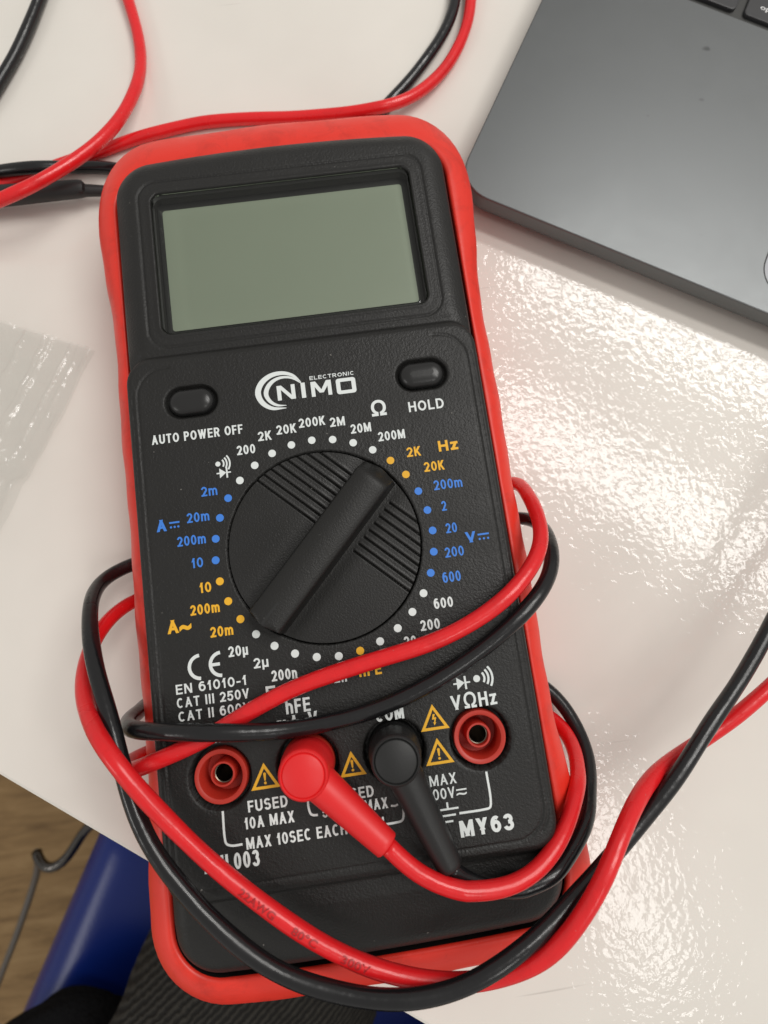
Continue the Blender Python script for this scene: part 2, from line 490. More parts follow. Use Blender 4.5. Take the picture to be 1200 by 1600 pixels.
# traced centre lines of the leads (mm) and the panel's printing
red = [(5.51, -65.79, 44), (8.34, -69.22, 43.5), (11.62, -72.47, 43), (17.36, -75.96, 42.5), (23.35, -78.1, 42), (29.68, -79.11, 41), (34.99, -78.54, 40), (39.57, -76.97, 38.5), (43.48, -74.14, 37), (47.79, -70.82, 34), (51.97, -66.8, 29.5), (56.48, -63.59, 20), (58.43, -60.06, 12), (58.2, -56.88, 7)]
redmid = [(-43.2, -42.42, 40.6), (-30.27, -39.17, 40.2), (-21.16, -35.12, 40.6), (-12.0, -31.79, 41.5), (2.89, -28.77, 42), (17.84, -26.33, 42), (28.62, -23.39, 42), (38.25, -19.2, 42), (45.33, -14.55, 41), (51.0, -9.08, 38), (53.97, -3.45, 33), (55.51, 3.16, 26), (55.96, 9.27, 18), (56.86, 13.94, 9)]
redtail = [(-58.3, -5.12, 8), (-61.35, -7.67, 13), (-64.17, -12.3, 17), (-64.48, -17.61, 23), (-62.97, -22.67, 29), (-59.27, -28.09, 36), (-54.08, -33.08, 43), (-48.07, -38.31, 49.5), (-45.36, -43.28, 49), (-40.2, -51.62, 47), (-33.68, -60.91, 45), (-26.81, -69.11, 43.5), (-18.33, -77.11, 43), (-11.12, -83.68, 42), (-3.71, -89.06, 41), (3.92, -93.22, 40.5), (11.78, -95.76, 40.5), (19.8, -96.66, 41), (28.1, -94.97, 42), (35.12, -91.72, 43.5), (40.33, -87.65, 44.5), (45.87, -81.78, 45.5), (50.38, -77.3, 45), (55.05, -72.14, 43), (60.46, -68.41, 39), (68.41, -65.48, 33), (79.1, -63.26, 27), (89.76, -60.13, 24), (98.73, -54.91, 25), (106.54, -50.46, 25), (114.65, -45.18, 25)]
redtop = [(73.16, 196.91, 3), (71.98, 187.42, 2.2), (69.2, 177.27, 2.2), (64.03, 167.57, 2.2), (57.08, 159.2, 2.5), (46.75, 150.22, 4), (35.16, 145.54, 5), (22.33, 147.07, 3), (2.91, 148.75, 2.2), (-14.2, 150.63, 2.2), (-24.93, 150.98, 2.2), (-37.93, 149.44, 2.2), (-50.89, 147.18, 2.2), (-61.73, 143.5, 2.2), (-70.26, 141.72, 2.2), (-80.88, 138.79, 2.2), (-93.44, 137.08, 2.2), (-103.83, 135.83, 2.2)]
redtop2 = [(-100.98, 119.88, 10), (-85.46, 119.09, 16), (-77.73, 121.54, 16), (-68.9, 127.67, 14), (-57.88, 138.67, 11), (-51.39, 149.37, 8), (-46.24, 162.63, 5), (-44.03, 176.58, 2.5), (-44.33, 188.37, 2.2), (-46.3, 200.24, 2.2), (-49.4, 212.43, 2.2)]
blk = [(18.39, -73.31, 41), (19.47, -74.98, 40.5), (21.16, -76.85, 39.5), (25.85, -79.66, 38.6), (31.42, -81.41, 38), (38.27, -81.8, 36.5), (44.33, -79.44, 35), (50.13, -76.09, 31), (56.27, -71.04, 23), (60.51, -65.55, 15), (61.58, -59.52, 9), (60.08, -52.6, 6)]
blkmid = [(-54.47, -34.51, 17), (-54.4, -34.3, 24), (-52.63, -34.91, 32), (-49.41, -35.66, 38), (-40.61, -36.55, 42.5), (-28.8, -37.88, 45), (-19.69, -39.37, 43), (-13.01, -39.95, 41), (2.89, -39.31, 40.3), (14.98, -36.53, 40.3), (24.35, -33.16, 40.3), (33.97, -28.9, 40.3), (44.1, -22.56, 40.3), (50.62, -17.18, 38), (55.23, -11.69, 33), (57.68, -5.7, 26), (58.63, -0.78, 17), (58.68, 2.5, 9)]
blktail = [(-58.86, 5.76, 6), (-64.12, 3.73, 9), (-65.63, -0.01, 14), (-63.11, -6.35, 24), (-58.9, -15.96, 33), (-53.79, -28.89, 40), (-49.56, -41.79, 43), (-46.18, -53.35, 44), (-41.0, -64.28, 44), (-32.64, -75.22, 44), (-21.78, -85.61, 44), (-11.77, -90.88, 44.5), (0.95, -94.38, 45), (11.39, -95.12, 45), (22.23, -93.23, 45.5), (35.55, -89.32, 43.5), (45.18, -84.09, 40.5), (55.79, -78.59, 36.5), (65.61, -71.69, 34.5), (75.47, -63.91, 33.5), (85.79, -55.7, 31), (96.6, -48.59, 28), (107.9, -38.46, 26), (116.6, -29.84, 24)]
blktop = [(68.26, 198.51, 2.2), (66.38, 188.09, 2.2), (61.44, 176.9, 2.2), (52.66, 165.12, 2.2), (44.48, 156.52, 2.2), (36.46, 149.78, 2.2)]
blktop2 = [(-56.86, 137.66, 2.2), (-70.22, 138.89, 2.6), (-76.77, 137.02, 6), (-84.95, 136.67, 6), (-94.96, 138.04, 3), (-105.84, 137.25, 2.2)]
blktop3 = [(-100.84, 161.62, 2.2), (-91.83, 175.23, 2.2), (-86.76, 183.36, 2.2), (-81.97, 193.43, 2.2), (-77.01, 205.21, 2.2), (-72.81, 217.86, 2.2)]
probe = [(-103.47, 128.95, 6), (-91.36, 129.23, 6), (-79.26, 128.38, 6), (-65.32, 127.46, 5.5), (-64.55, 128.52, 4), (-59.8, 128.62, 4)]
TEXTS = [
    ('AUTO POWER OFF', -38.69, -16.45, 30.07, 2.35, 'w', 1, 'button_lettering'),
    ('HOLD', 24.78, 33.61, 29.96, 2.6, 'w', 1, 'button_lettering'),
    ('200', -18.43, -13.94, 24.73, 2.35, 'w', 1, 'range_lettering'),
    ('2K', -12.97, -9.63, 27.55, 2.35, 'w', 1, 'range_lettering'),
    ('20K', -8.33, -3.4, 28.56, 2.35, 'w', 1, 'range_lettering'),
    ('200K', -2.69, 3.84, 29.55, 2.35, 'w', 1, 'range_lettering'),
    ('2M', 4.94, 8.64, 28.77, 2.35, 'w', 1, 'range_lettering'),
    ('20M', 9.8, 14.85, 26.39, 2.35, 'w', 1, 'range_lettering'),
    ('200M', 16.25, 22.89, 23.55, 2.35, 'w', 1, 'range_lettering'),
    ('Ω', 15.51, 19.21, 30.18, 3.7, 'w', 1, 'range_lettering'),
    ('2K', 22.64, 26.14, 18.69, 2.4, 'y', 1, 'range_lettering'),
    ('Hz', 30.6, 35.44, 19.02, 2.7, 'y', 2.2, 'range_lettering'),
    ('20K', 26.32, 31.34, 14.45, 2.4, 'y', 1, 'range_lettering'),
    ('200m', 27.99, 34.98, 9.63, 2.4, 'b', 0.6, 'range_lettering'),
    ('2', 29.09, 30.27, 4.36, 2.4, 'b', 0.6, 'range_lettering'),
    ('20', 29.27, 31.99, -1.16, 2.4, 'b', 0.6, 'range_lettering'),
    ('V', 33.62, 36.2, -4.12, 2.6, 'b', 2.2, 'range_lettering'),
    ('200', 28.17, 32.74, -6.93, 2.4, 'b', 0.6, 'range_lettering'),
    ('600', 26.69, 31.06, -12.79, 2.5, 'b', 0.6, 'range_lettering'),
    ('600', 23.71, 28.27, -18.55, 2.45, 'w', 1, 'range_lettering'),
    ('200', 19.82, 24.43, -23.13, 2.45, 'w', 1, 'range_lettering'),
    ('20', 15.49, 18.38, -26.29, 2.45, 'w', 1, 'range_lettering'),
    ('V', 25.67, 28.1, -26.54, 2.6, 'w', 1.6, 'range_lettering'),
    ('hFE', 4.15, 9.41, -31.46, 2.55, 'y', 1.4, 'range_lettering'),
    ('2n', -1.74, 1.19, -32.0, 2.45, 'w', 1, 'range_lettering'),
    ('200n', -15.95, -10.05, -29.63, 2.45, 'w', 1, 'range_lettering'),
    ('2µ', -19.73, -16.32, -26.16, 2.3, 'w', 1, 'range_lettering'),
    ('20µ', -25.24, -20.72, -22.8, 2.4, 'w', 1, 'range_lettering'),
    ('F', -17.59, -15.38, -33.7, 3.2, 'w', 1.3, 'range_lettering'),
    ('20m', -28.94, -23.63, -17.8, 2.4, 'y', 1.2, 'range_lettering'),
    ('200m', -33.08, -26.24, -12.16, 2.4, 'y', 1.2, 'range_lettering'),
    ('10', -30.46, -27.72, -7.22, 2.4, 'y', 1.2, 'range_lettering'),
    ('A', -38.74, -36.07, -15.63, 3.1, 'y', 1.8, 'range_lettering'),
    ('~', -35.95, -33.13, -16.0, 3.1, 'y', 2.4, 'range_lettering'),
    ('10', -31.79, -29.07, -1.15, 2.35, 'b', 0.8, 'range_lettering'),
    ('200m', -34.7, -27.94, 4.38, 2.35, 'b', 0.8, 'range_lettering'),
    ('20m', -31.95, -26.6, 9.73, 2.35, 'b', 0.8, 'range_lettering'),
    ('2m', -27.96, -24.11, 15.68, 2.35, 'b', 0.8, 'range_lettering'),
    ('A', -39.29, -36.85, 8.54, 2.85, 'b', 2, 'range_lettering'),
    ('EN 61010-1', -37.93, -21.75, -29.47, 2.2, 'w', 0.9, 'rating_lettering'),
    ('CAT III 250V', -37.97, -21.44, -32.5, 2.2, 'w', 0.9, 'rating_lettering'),
    ('CAT II 600V', -37.87, -21.46, -35.52, 2.2, 'w', 0.9, 'rating_lettering'),
    ('hFE', -13.5, -7.85, -37.31, 3.15, 'w', 0.9, 'socket_lettering'),
    ('mA', -15.88, -10.91, -40.78, 3.1, 'w', 0.9, 'socket_lettering'),
    ('V', -8.72, -6.52, -40.95, 3.5, 'w', 0.9, 'socket_lettering'),
    ('COM', 6.61, 13.14, -41.96, 3.0, 'w', 1.1, 'socket_lettering'),
    ('10A', -33.24, -28.75, -41.24, 3.0, 'w', 1, 'socket_lettering'),
    ('V', 24.18, 26.63, -41.83, 3.2, 'w', 1, 'socket_lettering'),
    ('Ω', 27.25, 30.09, -41.76, 3.3, 'w', 0.6, 'socket_lettering'),
    ('Hz', 30.68, 34.87, -41.88, 3.2, 'w', 1, 'socket_lettering'),
    ('FUSED', -24.28, -15.38, -57.03, 2.45, 'w', 1, 'socket_lettering'),
    ('10A MAX', -25.36, -14.27, -60.47, 2.45, 'w', 0.9, 'socket_lettering'),
    ('MAX 10SEC EACH 15MIN', -25.43, 5.48, -64.67, 2.45, 'w', 0.9, 'socket_lettering'),
    ('FUSED', -4.95, 4.0, -57.69, 2.45, 'w', 1, 'socket_lettering'),
    ('500mA MAX', -7.98, 6.79, -60.56, 2.35, 'w', 0.8, 'socket_lettering'),
    ('MAX', 16.78, 22.88, -57.54, 2.35, 'w', 0.3, 'socket_lettering'),
    ('600V', 15.39, 22.1, -60.52, 2.35, 'w', 0.3, 'socket_lettering'),
    ('MY63', 21.99, 34.18, -69.11, 3.5, 'w', 2.1, 'model_lettering'),
    ('MUL003', -35.05, -22.84, -68.32, 3.4, 'w', 0.9, 'model_lettering'),
]

# ================================================================== SETTING
fl = obj('floor', [(-3500, -3500, -740), (3500, -3500, -740), (3500, 3500, -740), (-3500, 3500, -740)], [(0, 1, 2, 3)], m_floor, smooth=False)
fl['kind'] = 'structure'

# desk: a thick white board; its near edge runs past the lower left corner of the meter
E0 = np.array([-102.7, -49.1]); ED = np.array([109.7, -80.4]); ED /= np.linalg.norm(ED)
EN = np.array([-ED[1], ED[0]])
def desk_ring(off, z):
    r = 4.0
    pts = rrect(-780, 820, 0 + off, 780 - off, r, 4)
    return [tuple(E0 + ED * a + EN * b) + (z,) for a, b in pts]
desk = thing('desk', 'white glossy desk with a slanting front edge, under the multimeter and laptop', 'desk', (0, 0, -740))
mb = MB()
mb.loft([desk_ring(1.5, -28), desk_ring(0.4, -27.2), desk_ring(0, -26), desk_ring(0, -1.2), desk_ring(0.35, -0.35), desk_ring(1.2, 0)], 0, True, True)
mb.build('desktop', m_table, desk, sharp=40)
for a, b in ((-700, 90), (740, 90), (-700, 700), (740, 700)):
    mb = MB(); q = E0 + ED * a + EN * b
    mb.lathe(q[0], q[1], [(0.01, -740), (20, -740), (20, -28), (0.01, -28)], 24)
    mb.build('leg', m_greytube, desk, sharp=40)

# ================================================================== MULTIMETER
meter = thing('multimeter', 'black digital multimeter in a red rubber holster lying on the white desk', 'multimeter', (0, 10, 4.4))
ZP, ZU = 38.0, 36.3
JACKS = [(-29.8, -48.75), (-9.95, -48.7), (9.9, -48.65), (29.75, -48.65)]
BTN = [(-28.3, 40.0), (29.3, 39.4)]

def sd_rrect(X, Y, x0, x1, y0, y1, r):
    cx, cy = (x0 + x1) / 2, (y0 + y1) / 2
    qx = np.abs(X - cx) - (x1 - x0) / 2 + r; qy = np.abs(Y - cy) - (y1 - y0) / 2 + r
    return np.hypot(np.maximum(qx, 0), np.maximum(qy, 0)) + np.minimum(np.maximum(qx, qy), 0) - r
def sstep(a, b, x):
    t = np.clip((x - a) / (b - a), 0, 1)
    return t * t * (3 - 2 * t)
def archy(X, Y):
    return 2.2 * (1 - (X / 45.0) ** 2) * sstep(55, 110, Y) - 1.2 * (1 - (X / 45.0) ** 2) * sstep(-60, -90, Y)
def sd_outline(X, Y):
    return sd_rrect(X, Y - archy(X, Y), -45.5, 45.5, -93.3, 110.4, 10.5)

def housing_height(X, Y):
    dO = sd_outline(X, Y); t = -dO
    lower = sstep(-60, -77, Y)
    zb = ZU * (1 - lower) + lower * (35.4 - np.clip(-79.5 - Y, 0, 40) * 0.20)
    bw = 6.8 * (1 - lower) + 5.0 * lower
    zb = zb - 4.2 * (1 - np.clip(t / bw, 0, 1)) ** 2 - 3.2 * (1 - np.clip(t / 1.4, 0, 1)) ** 2
    dP = sd_rrect(X, Y, -43.5, 43.5, -73.8, 51.8, 5.5)
    zb = zb - 0.55 * np.exp(-((dP - 2.0) / 1.6) ** 2) * sstep(45, 52, Y)
    zp = ZP - 0.35 * (1 - np.clip(-dP / 0.9, 0, 1)) ** 2
    w = 1 - sstep(0.0, 2.0, dP)
    z = zb + (zp - zb) * w
    # inner outline grooves of the control panel
    dG = sd_rrect(X, Y, -41.3, 41.3, -71.7, 49.4, 7.0)
    onp = (dP < -0.3)
    z -= 0.32 * np.exp(-(dG / 0.22) ** 2) * onp * (1 - sstep(34, 38, np.abs(X)) * 0 - 1.0 * ((np.abs(X) < 33) & (Y > 0)))
    z -= 0.30 * np.exp(-((dG - 1.25) / 0.20) ** 2) * onp * ((np.abs(X) > 40) & (Y < 44))
    # frame round the display
    dS = sd_rrect(X, Y, -37.8, 37.8, 55.7, 102.3, 5.0)
    z -= 0.40 * np.exp(-(dS / 0.28) ** 2)
    dW = sd_rrect(X, Y, -34.3, 34.3, 59.0, 98.6, 2.6)
    z += 0.35 * np.exp(-((dW - 0.6) / 0.5) ** 2) * (dW > 0)
    z = np.where(dW < 0, 31.6, z)
    # button wells
    for bx, by in BTN:
        dB = np.hypot(np.maximum(np.abs(X - bx) - 2.4, 0), Y - by) - 4.2
        z -= 1.5 * (1 - sstep(-0.9, 0.25, dB))
    for jx, jy in JACKS:
        d = np.hypot(X - jx, Y - jy) - 7.1
        z = np.where(d < -1e-4, 34.2, z - 0.15 * np.exp(-(d / 0.4) ** 2))
    d = np.hypot(X, Y) - 23.35
    z = np.where(d < -1e-4, 34.5, z)
    return z

CELL = 0.30
gx = np.arange(-46.2, 46.2 + 1e-6, CELL); gy = np.arange(-95.7, 113.4 + 1e-6, CELL)
X, Y = np.meshgrid(gx, gy)
for cx, cy, r in [(jx, jy, 7.1) for jx, jy in JACKS] + [(0, 0, 23.35)]:
    d = np.hypot(X - cx, Y - cy) - r
    mk = np.abs(d) < CELL * 0.5
    k = np.where(mk, r / (r + d), 1.0)
    X = cx + (X - cx) * k; Y = cy + (Y - cy) * k
dO = sd_outline(X, Y)
Z = housing_height(X, Y)
ny_, nx_ = X.shape
idx = np.arange(nx_ * ny_).reshape(ny_, nx_)
q = np.stack([idx[:-1, :-1], idx[:-1, 1:], idx[1:, 1:], idx[1:, :-1]], -1).reshape(-1, 4)
ok = (dO.ravel()[q] < 0.35).all(1)
hole = (np.hypot(X, Y).ravel()[q] < 21).all(1)
for jx, jy in JACKS:
    hole |= (np.hypot(X - jx, Y - jy).ravel()[q] < 6.0).all(1)
q = q[ok & ~hole]
used = np.unique(q); remap = -np.ones(nx_ * ny_, int); remap[used] = np.arange(len(used))
V = np.stack([X.ravel(), Y.ravel(), Z.ravel()], 1)[used]
Fq = remap[q]
mb = MB()
mb.v = [tuple(p) for p in V]; mb.f = [tuple(f) for f in Fq]; mb.m = [0] * len(Fq)
def outline(off, n_side=40):
    pts = []
    for cx, cy, a0 in ((35, 99.9, 0), (-35, 99.9, 90), (-35, -82.8, 180), (35, -82.8, 270)):
        for k in range(13):
            a = math.radians(a0 + 90 * k / 12)
            pts.append((cx + 10.5 * math.cos(a), cy + 10.5 * math.sin(a)))
    P = np.array(pts + [pts[0]])
    out = []
    for i in range(len(P) - 1):
        n = max(1, int(np.linalg.norm(P[i + 1] - P[i]) / 3.0))
        for k in range(n):
            out.append(P[i] + (P[i + 1] - P[i]) * k / n)
    Q = np.array(out)
    Q[:, 1] += archy(Q[:, 0], Q[:, 1])
    T = np.roll(Q, -1, 0) - np.roll(Q, 1, 0)
    T /= np.linalg.norm(T, axis=1)[:, None]
    Nn = np.stack([T[:, 1], -T[:, 0]], 1)
    return Q, Nn
OQ, ON = outline(0)
def oring(off, z):
    P = OQ + ON * (off if np.isscalar(off) else np.asarray(off)[:, None])
    zz = np.broadcast_to(z, (len(P),))
    return [(x, y, float(c)) for (x, y), c in zip(P, zz)]
mb.loft([oring(-1.0, 5.2), oring(-0.2, 8), oring(0.0, 30)], 0, True, False)
housing = mb.build('housing', m_black, meter)

# holster: flared rubber boot gripping the housing, wider at both ends than at the waist
def flare():
    y, ny, nx = OQ[:, 1], ON[:, 1], ON[:, 0]
    ends = np.clip(sstep(62, 104, y) + sstep(-48, -84, y), 0, 1)
    side = 5.5 + np.where(nx < 0, 2.3, 2.9) * ends
    return nx ** 2 * side + np.where(ny > 0, ny ** 2 * 13.4, ny ** 2 * 9.0)
W0 = flare()
wob = 0.18 * np.sin(OQ[:, 0] * 0.21 + OQ[:, 1] * 0.13) + 0.12 * np.sin(OQ[:, 1] * 0.41)
prof = [(0.10, 5.0, 0), (0.25, 24, 0), (0.20, 28.6, 0), (0.45, 29.5, 0), (0, 30.0, .10), (0, 30.1, .18), (0, 29.7, .34), (0, 28.7, .56), (0, 27.2, .78), (0, 26.1, .91), (0, 25.0, .985), (0, 23.6, 1.0), (0, 18, .99), (0, 9, .955), (0, 5.6, .93), (0, 4.6, .87), (0, 4.4, .7), (0.3, 4.4, 0)]
mb = MB()
rings = [oring(a + k * W0 + (wob if k > 0.3 else 0), z) for a, z, k in prof]
mb.loft(rings, 0, False, False)
mb.add(rings[0], [tuple(range(len(rings[0])))])
for bx in (-12, 8, 16):
    mb.lathe(bx, -103.8, [(0.01, 10.5), (1.0, 10.2), (1.3, 9.4), (1.3, 6), (0.01, 5.5)], 16)
mb.build('holster', m_holster, meter, sharp=75)

# display
mb = MB()
flat(mb, rrect(-33.9, 33.9, 59.4, 98.2, 1.5), 32.7)
disp = mb.build('display', m_dark, meter, smooth=False)
mb = MB()
flat(mb, rrect(-32.6, 32.4, 61.3, 96.0, 0.8), 33.0)
mb.build('screen', m_lcd, disp, smooth=False)
mb = MB()
a = rrect(-34.15, 34.15, 59.15, 98.45, 2.4); b = rrect(-33.6, 33.6, 59.7, 97.9, 2.0)
mb.loft([[(x, y, 34.6) for x, y in a], [(x, y, 36.15) for x, y in a], [(x, y, 36.45) for x, y in b]], 0, False, True)
mb.build('window', m_glass, disp, sharp=10)

# buttons
for bx, by in BTN:
    mb = MB()
    rings = []
    for k, (off, z) in enumerate([(0.3, 35.5), (0.3, 37.0), (0.05, 37.7), (-0.35, 38.25), (-0.9, 38.6), (-1.7, 38.85), (-2.5, 38.95)]):
        R_ = 3.1 + off
        rings.append([(bx + x, by + y, z) for x, y in rrect(-2.3 - R_, 2.3 + R_, -R_, R_, R_ * 0.999, 10)])
    mb.loft(rings, 0, False, True)
    mb.build('button', m_rubber, meter)

# selector knob: flush dish with ribs and one tall grip bar
A = math.radians(46.0)
U = np.array([math.cos(A), math.sin(A)]); VV = np.array([-U[1], U[0]])
nr, na = 150, 900
rr = np.concatenate([np.linspace(0.3, 22.6, nr), [22.85, 23.0, 23.0]])
th = np.linspace(0, 2 * np.pi, na, endpoint=False)
RR, TH = np.meshgrid(rr, th, indexing='ij')
KX, KY = RR * np.cos(TH), RR * np.sin(TH)
u = KX * U[0] + KY * U[1]; w = KX * VV[0] + KY * VV[1]
KZ = 37.75 - 0.9 * np.exp(-((np.abs(w) - 5.0) / 2.5) ** 2) * 0.5 + 0 * u
for k in range(8):
    uk = 3.0 + 2.08 * k
    gl_ = np.exp(-((u - uk) / 0.19) ** 2) - 0.18 * np.exp(-((u - uk - 0.5) / 0.25) ** 2)
    KZ -= 0.55 * gl_ * np.where(w > 0, sstep(4.8, 5.2, w), sstep(6.0, 6.4, -w))
KZ[-2] = KZ[-3] - 0.25; KZ[-1] = 34.0
mb = MB()
mb.loft([[(KX[i, j], KY[i, j], KZ[i, j]) for j in range(na)] for i in range(len(rr))], 0, False, False)
mb.f = [f[::-1] for f in mb.f]
mb.add([(0.31 * math.cos(t), 0.31 * math.sin(t), 37.3) for t in th[::20]], [tuple(range(45))])
rings = []
ns = 60
for k in range(ns + 1):
    uu = -22.8 + 45.6 * k / ns
    e0 = 1.0; e1 = 1 - sstep(18.6, 22.9, uu)
    top = 37.4 + 6.4 * (0.62 + 0.38 * e0) * (0.34 + 0.66 * e1)
    hw = 4.75
    hw = min(hw, math.sqrt(max(22.9 ** 2 - uu ** 2, 0.5)))
    
    prof_ = [(-hw - 0.25, 36.6), (-hw, 37.6), (-hw + 0.25, top - 1.6), (-hw + 0.55, top - 0.75)]
    m_ = 8
    for i in range(m_ + 1):
        s_ = -1 + 2 * i / m_
        prof_.append((s_ * (hw - 0.95), top - 0.75 * s_ * s_ + 0.35))
    prof_ += [(hw - 0.55, top - 0.75), (hw - 0.25, top - 1.6), (hw, 37.6), (hw + 0.25, 36.6)]
    rings.append([(uu * U[0] + p * VV[0], uu * U[1] + p * VV[1], z) for p, z in prof_])
mb.loft(rings, 0, True, True, closed=True)
knob = mb.build('selector_knob', m_knob, meter, sharp=50)
# engraved pointer line at the lower end of the grip
mb = MB()
def bar_pt(uu, p, z):
    return (uu * U[0] + p * VV[0], uu * U[1] + p * VV[1], z)
mb.loft([[bar_pt(-22.6, -0.35, 44.17), bar_pt(-22.6, 0.35, 44.17), bar_pt(-22.6, 0.0, 43.4)],
         [bar_pt(-19.6, -0.3, 44.17), bar_pt(-19.6, 0.3, 44.17), bar_pt(-19.6, 0.0, 43.4)],
         [bar_pt(-16.6, -0.24, 44.17), bar_pt(-16.6, 0.24, 44.17), bar_pt(-16.6, 0.0, 43.4)]], 0, True, True)
mb.build('pointer_line', m_dark, knob, smooth=False)

# sockets
for k, (jx, jy) in enumerate(JACKS):
    mb = MB()
    mb.lathe(jx, jy, [(6.1, 33.5), (6.05, 37.0), (5.9, 37.35), (5.0, 37.35), (4.85, 37.2), (4.7, 30.5), (2.95, 30.3), (2.9, 35.3), (2.75, 35.6), (2.35, 35.6), (2.25, 35.3), (2.2, 30.0)])
    so = mb.build('socket', m_dark if k == 2 else m_socket, meter, sharp=50)
    mb = MB()
    mb.lathe(jx, jy, [(2.2, 34.2), (2.0, 34.1), (1.95, 20), (0.01, 20)])
    mb.build('contact', m_metal, so, sharp=50)

# ------------------------------------------------------------------ printing on the panel
ZT = ZP + 0.05
CI = {'w': 0, 'y': 1, 'b': 2}
PR = [m_white, m_yellow, m_blue]
mbs = {}
for s, x0, x1, y, cap, c, wgt, g in TEXTS:
    text(mbs.setdefault(g if g not in ('button_lettering', 'model_lettering') else (g, s), MB()), s, x0, x1, y, cap, ZT, CI[c], wgt)
so = mbs['socket_lettering']
stroke(so, curve2([(-29.9, -55.9), (-30.0, -61.4), (-29.75, -62.8), (-28.6, -63.35), (-26.25, -63.4)]), 0.5, ZT)
stroke(so, curve2([(-10.85, -55.76), (-10.85, -58.2), (-10.4, -59.5), (-9.0, -59.75)]), 0.5, ZT)
stroke(so, curve2([(10.0, -55.9), (10.0, -62.2), (9.5, -63.6), (7.8, -63.85), (4.5, -63.85)]), 0.5, ZT)
stroke(so, curve2([(29.85, -56.1), (29.85, -62.2), (29.45, -63.75), (28.0, -63.98), (22.4, -63.98)]), 0.5, ZT)
stroke(so, [(7.4, -60.2), (8.4, -60.35), (9.0, -60.1)], 0.45, ZT)
for a, b in (((20.0, -61.3), (20.0, -62.7)), ((17.6, -62.75), (22.4, -62.75)), ((18.0, -64.07), (21.6, -64.07)), ((18.8, -65.36), (20.8, -65.36))):
    stroke(so, [a, b], 0.42, ZT + 0.004 * (a[0] == b[0]))
stroke(so, [(22.45, -59.05), (24.8, -59.05)], 0.32, ZT)
text(so, '~', 22.4, 24.75, -60.75, 1.75, ZT, 0, 0.6)
def buzzer(mb, x, y, r, s, m=0):
    disc(mb, x, y, r, ZT, m)
    for k in range(3):
        R_ = (1.45 + 0.75 * k) * s
        arc(mb, x, y, R_, -34, 40, 0.40 * s, ZT, m, 12)
def diode(mb, x, y, w, m=0):
    flat(mb, [(x - 0.35 * w, y + 0.42 * w), (x - 0.35 * w, y - 0.42 * w), (x + 0.2 * w, y)], ZT, m)
    stroke(mb, [(x + 0.26 * w, y - 0.45 * w), (x + 0.26 * w, y + 0.45 * w)], 0.14 * w, ZT + 0.004, m)
    stroke(mb, [(x - 0.6 * w, y), (x - 0.3 * w, y)], 0.11 * w, ZT + 0.008, m)
    stroke(mb, [(x + 0.2 * w, y), (x + 0.6 * w, y)], 0.11 * w, ZT + 0.008, m)
ra = mbs['range_lettering']
buzzer(ra, -23.3, 23.2, 0.62, 0.98); diode(ra, -22.1, 20.85, 2.9)
buzzer(so, 31.0, -35.6, 0.80, 1.25); diode(so, 27.4, -36.1, 3.3)
def dc_mark(mb, x0, x1, y, m):
    stroke(mb, [(x0, y), (x1, y)], 0.42, ZT, m)
    for k in range(3):
        disc(mb, x0 + 0.35 + (x1 - x0 - 0.7) * k / 2, y - 1.08, 0.27, ZT, m, 12)
dc_mark(ra, -36.2, -33.75, 10.35, 2); dc_mark(ra, 36.65, 39.4, -2.5, 2)
for g, mb in mbs.items():
    mb.build(g if isinstance(g, str) else g[0], PR, housing, smooth=False)
# range dots round the knob
mb = MB()
DOTC = 'w' * 5 + 'b' * 5 + 'y' * 3 + 'w' * 4
order = ['w', 'w', 'w', 'w', 'w', 'b', 'b', 'b', 'b', 'y', 'y', 'y', 'w', 'w', 'w', 'w', 'w', 'y', 'w', 'w', 'w', 'w', 'b', 'b', 'b', 'b', 'b', 'y', 'y', 'w', 'w', 'w']
for k in range(32):
    a = math.radians(90 + 11.25 * k)
    disc(mb, 26.08 * math.cos(a), 26.08 * math.sin(a), 0.93, ZT, CI[order[k]])
mb.build('range_dots', PR, housing, smooth=False)
# conformity mark: two open rings, the second with a middle bar
mb = MB()
for cx in (-31.9, -27.05):
    arc(mb, cx, -24.0, 2.55, 92, 268, 0.78, ZT, 0, 24, 2.6)
stroke(mb, [(-29.6, -23.95), (-27.4, -23.95)], 0.72, ZT + 0.004)
mb.build('conformity_mark', PR, housing, smooth=False)
# warning triangles
def triangle(cx, yb, yt, hw, bolt):
    mb = MB()
    o = [(cx - hw, yb), (cx + hw, yb), (cx, yt)]
    t = 0.62
    h = yt - yb
    sl = math.hypot(hw, h)
    i0 = yb + t; i1 = yt - t * sl / hw
    ihw = hw * (i1 - i0) / h
    i = [(cx - ihw, i0), (cx + ihw, i0), (cx, i1)]
    mb.add([(x, y, ZT) for x, y in o + i], [(0, 1, 4, 3), (1, 2, 5, 4), (2, 0, 3, 5)])
    if bolt:
        flat(mb, [(cx - 0.15, yb + 3.5), (cx + 0.35, yb + 3.5), (cx + 0.1, yb + 2.75), (cx + 0.6, yb + 2.75), (cx + 0.2, yb + 1.6), (cx + 0.45, yb + 1.65), (cx - 0.05, yb + 1.0), (cx - 0.25, yb + 1.75), (cx - 0.02, yb + 1.65), (cx + 0.08, yb + 2.35), (cx - 0.45, yb + 2.3)], ZT)
    else:
        flat(mb, [(cx - 0.16, yb + 1.75), (cx + 0.16, yb + 1.75), (cx + 0.32, yb + 3.3), (cx, yb + 3.55), (cx - 0.32, yb + 3.3)], ZT)
        disc(mb, cx, yb + 1.25, 0.3, ZT, 0, 14)
    mb.build('warning_triangle', m_yellow, housing, smooth=False)
triangle(-19.85, -52.6, -47.0, 3.3, False)
triangle(-0.03, -52.7, -47.3, 3.0, False)
triangle(19.8, -53.0, -47.3, 3.25, False)
triangle(19.8, -45.5, -39.8, 3.3, True)
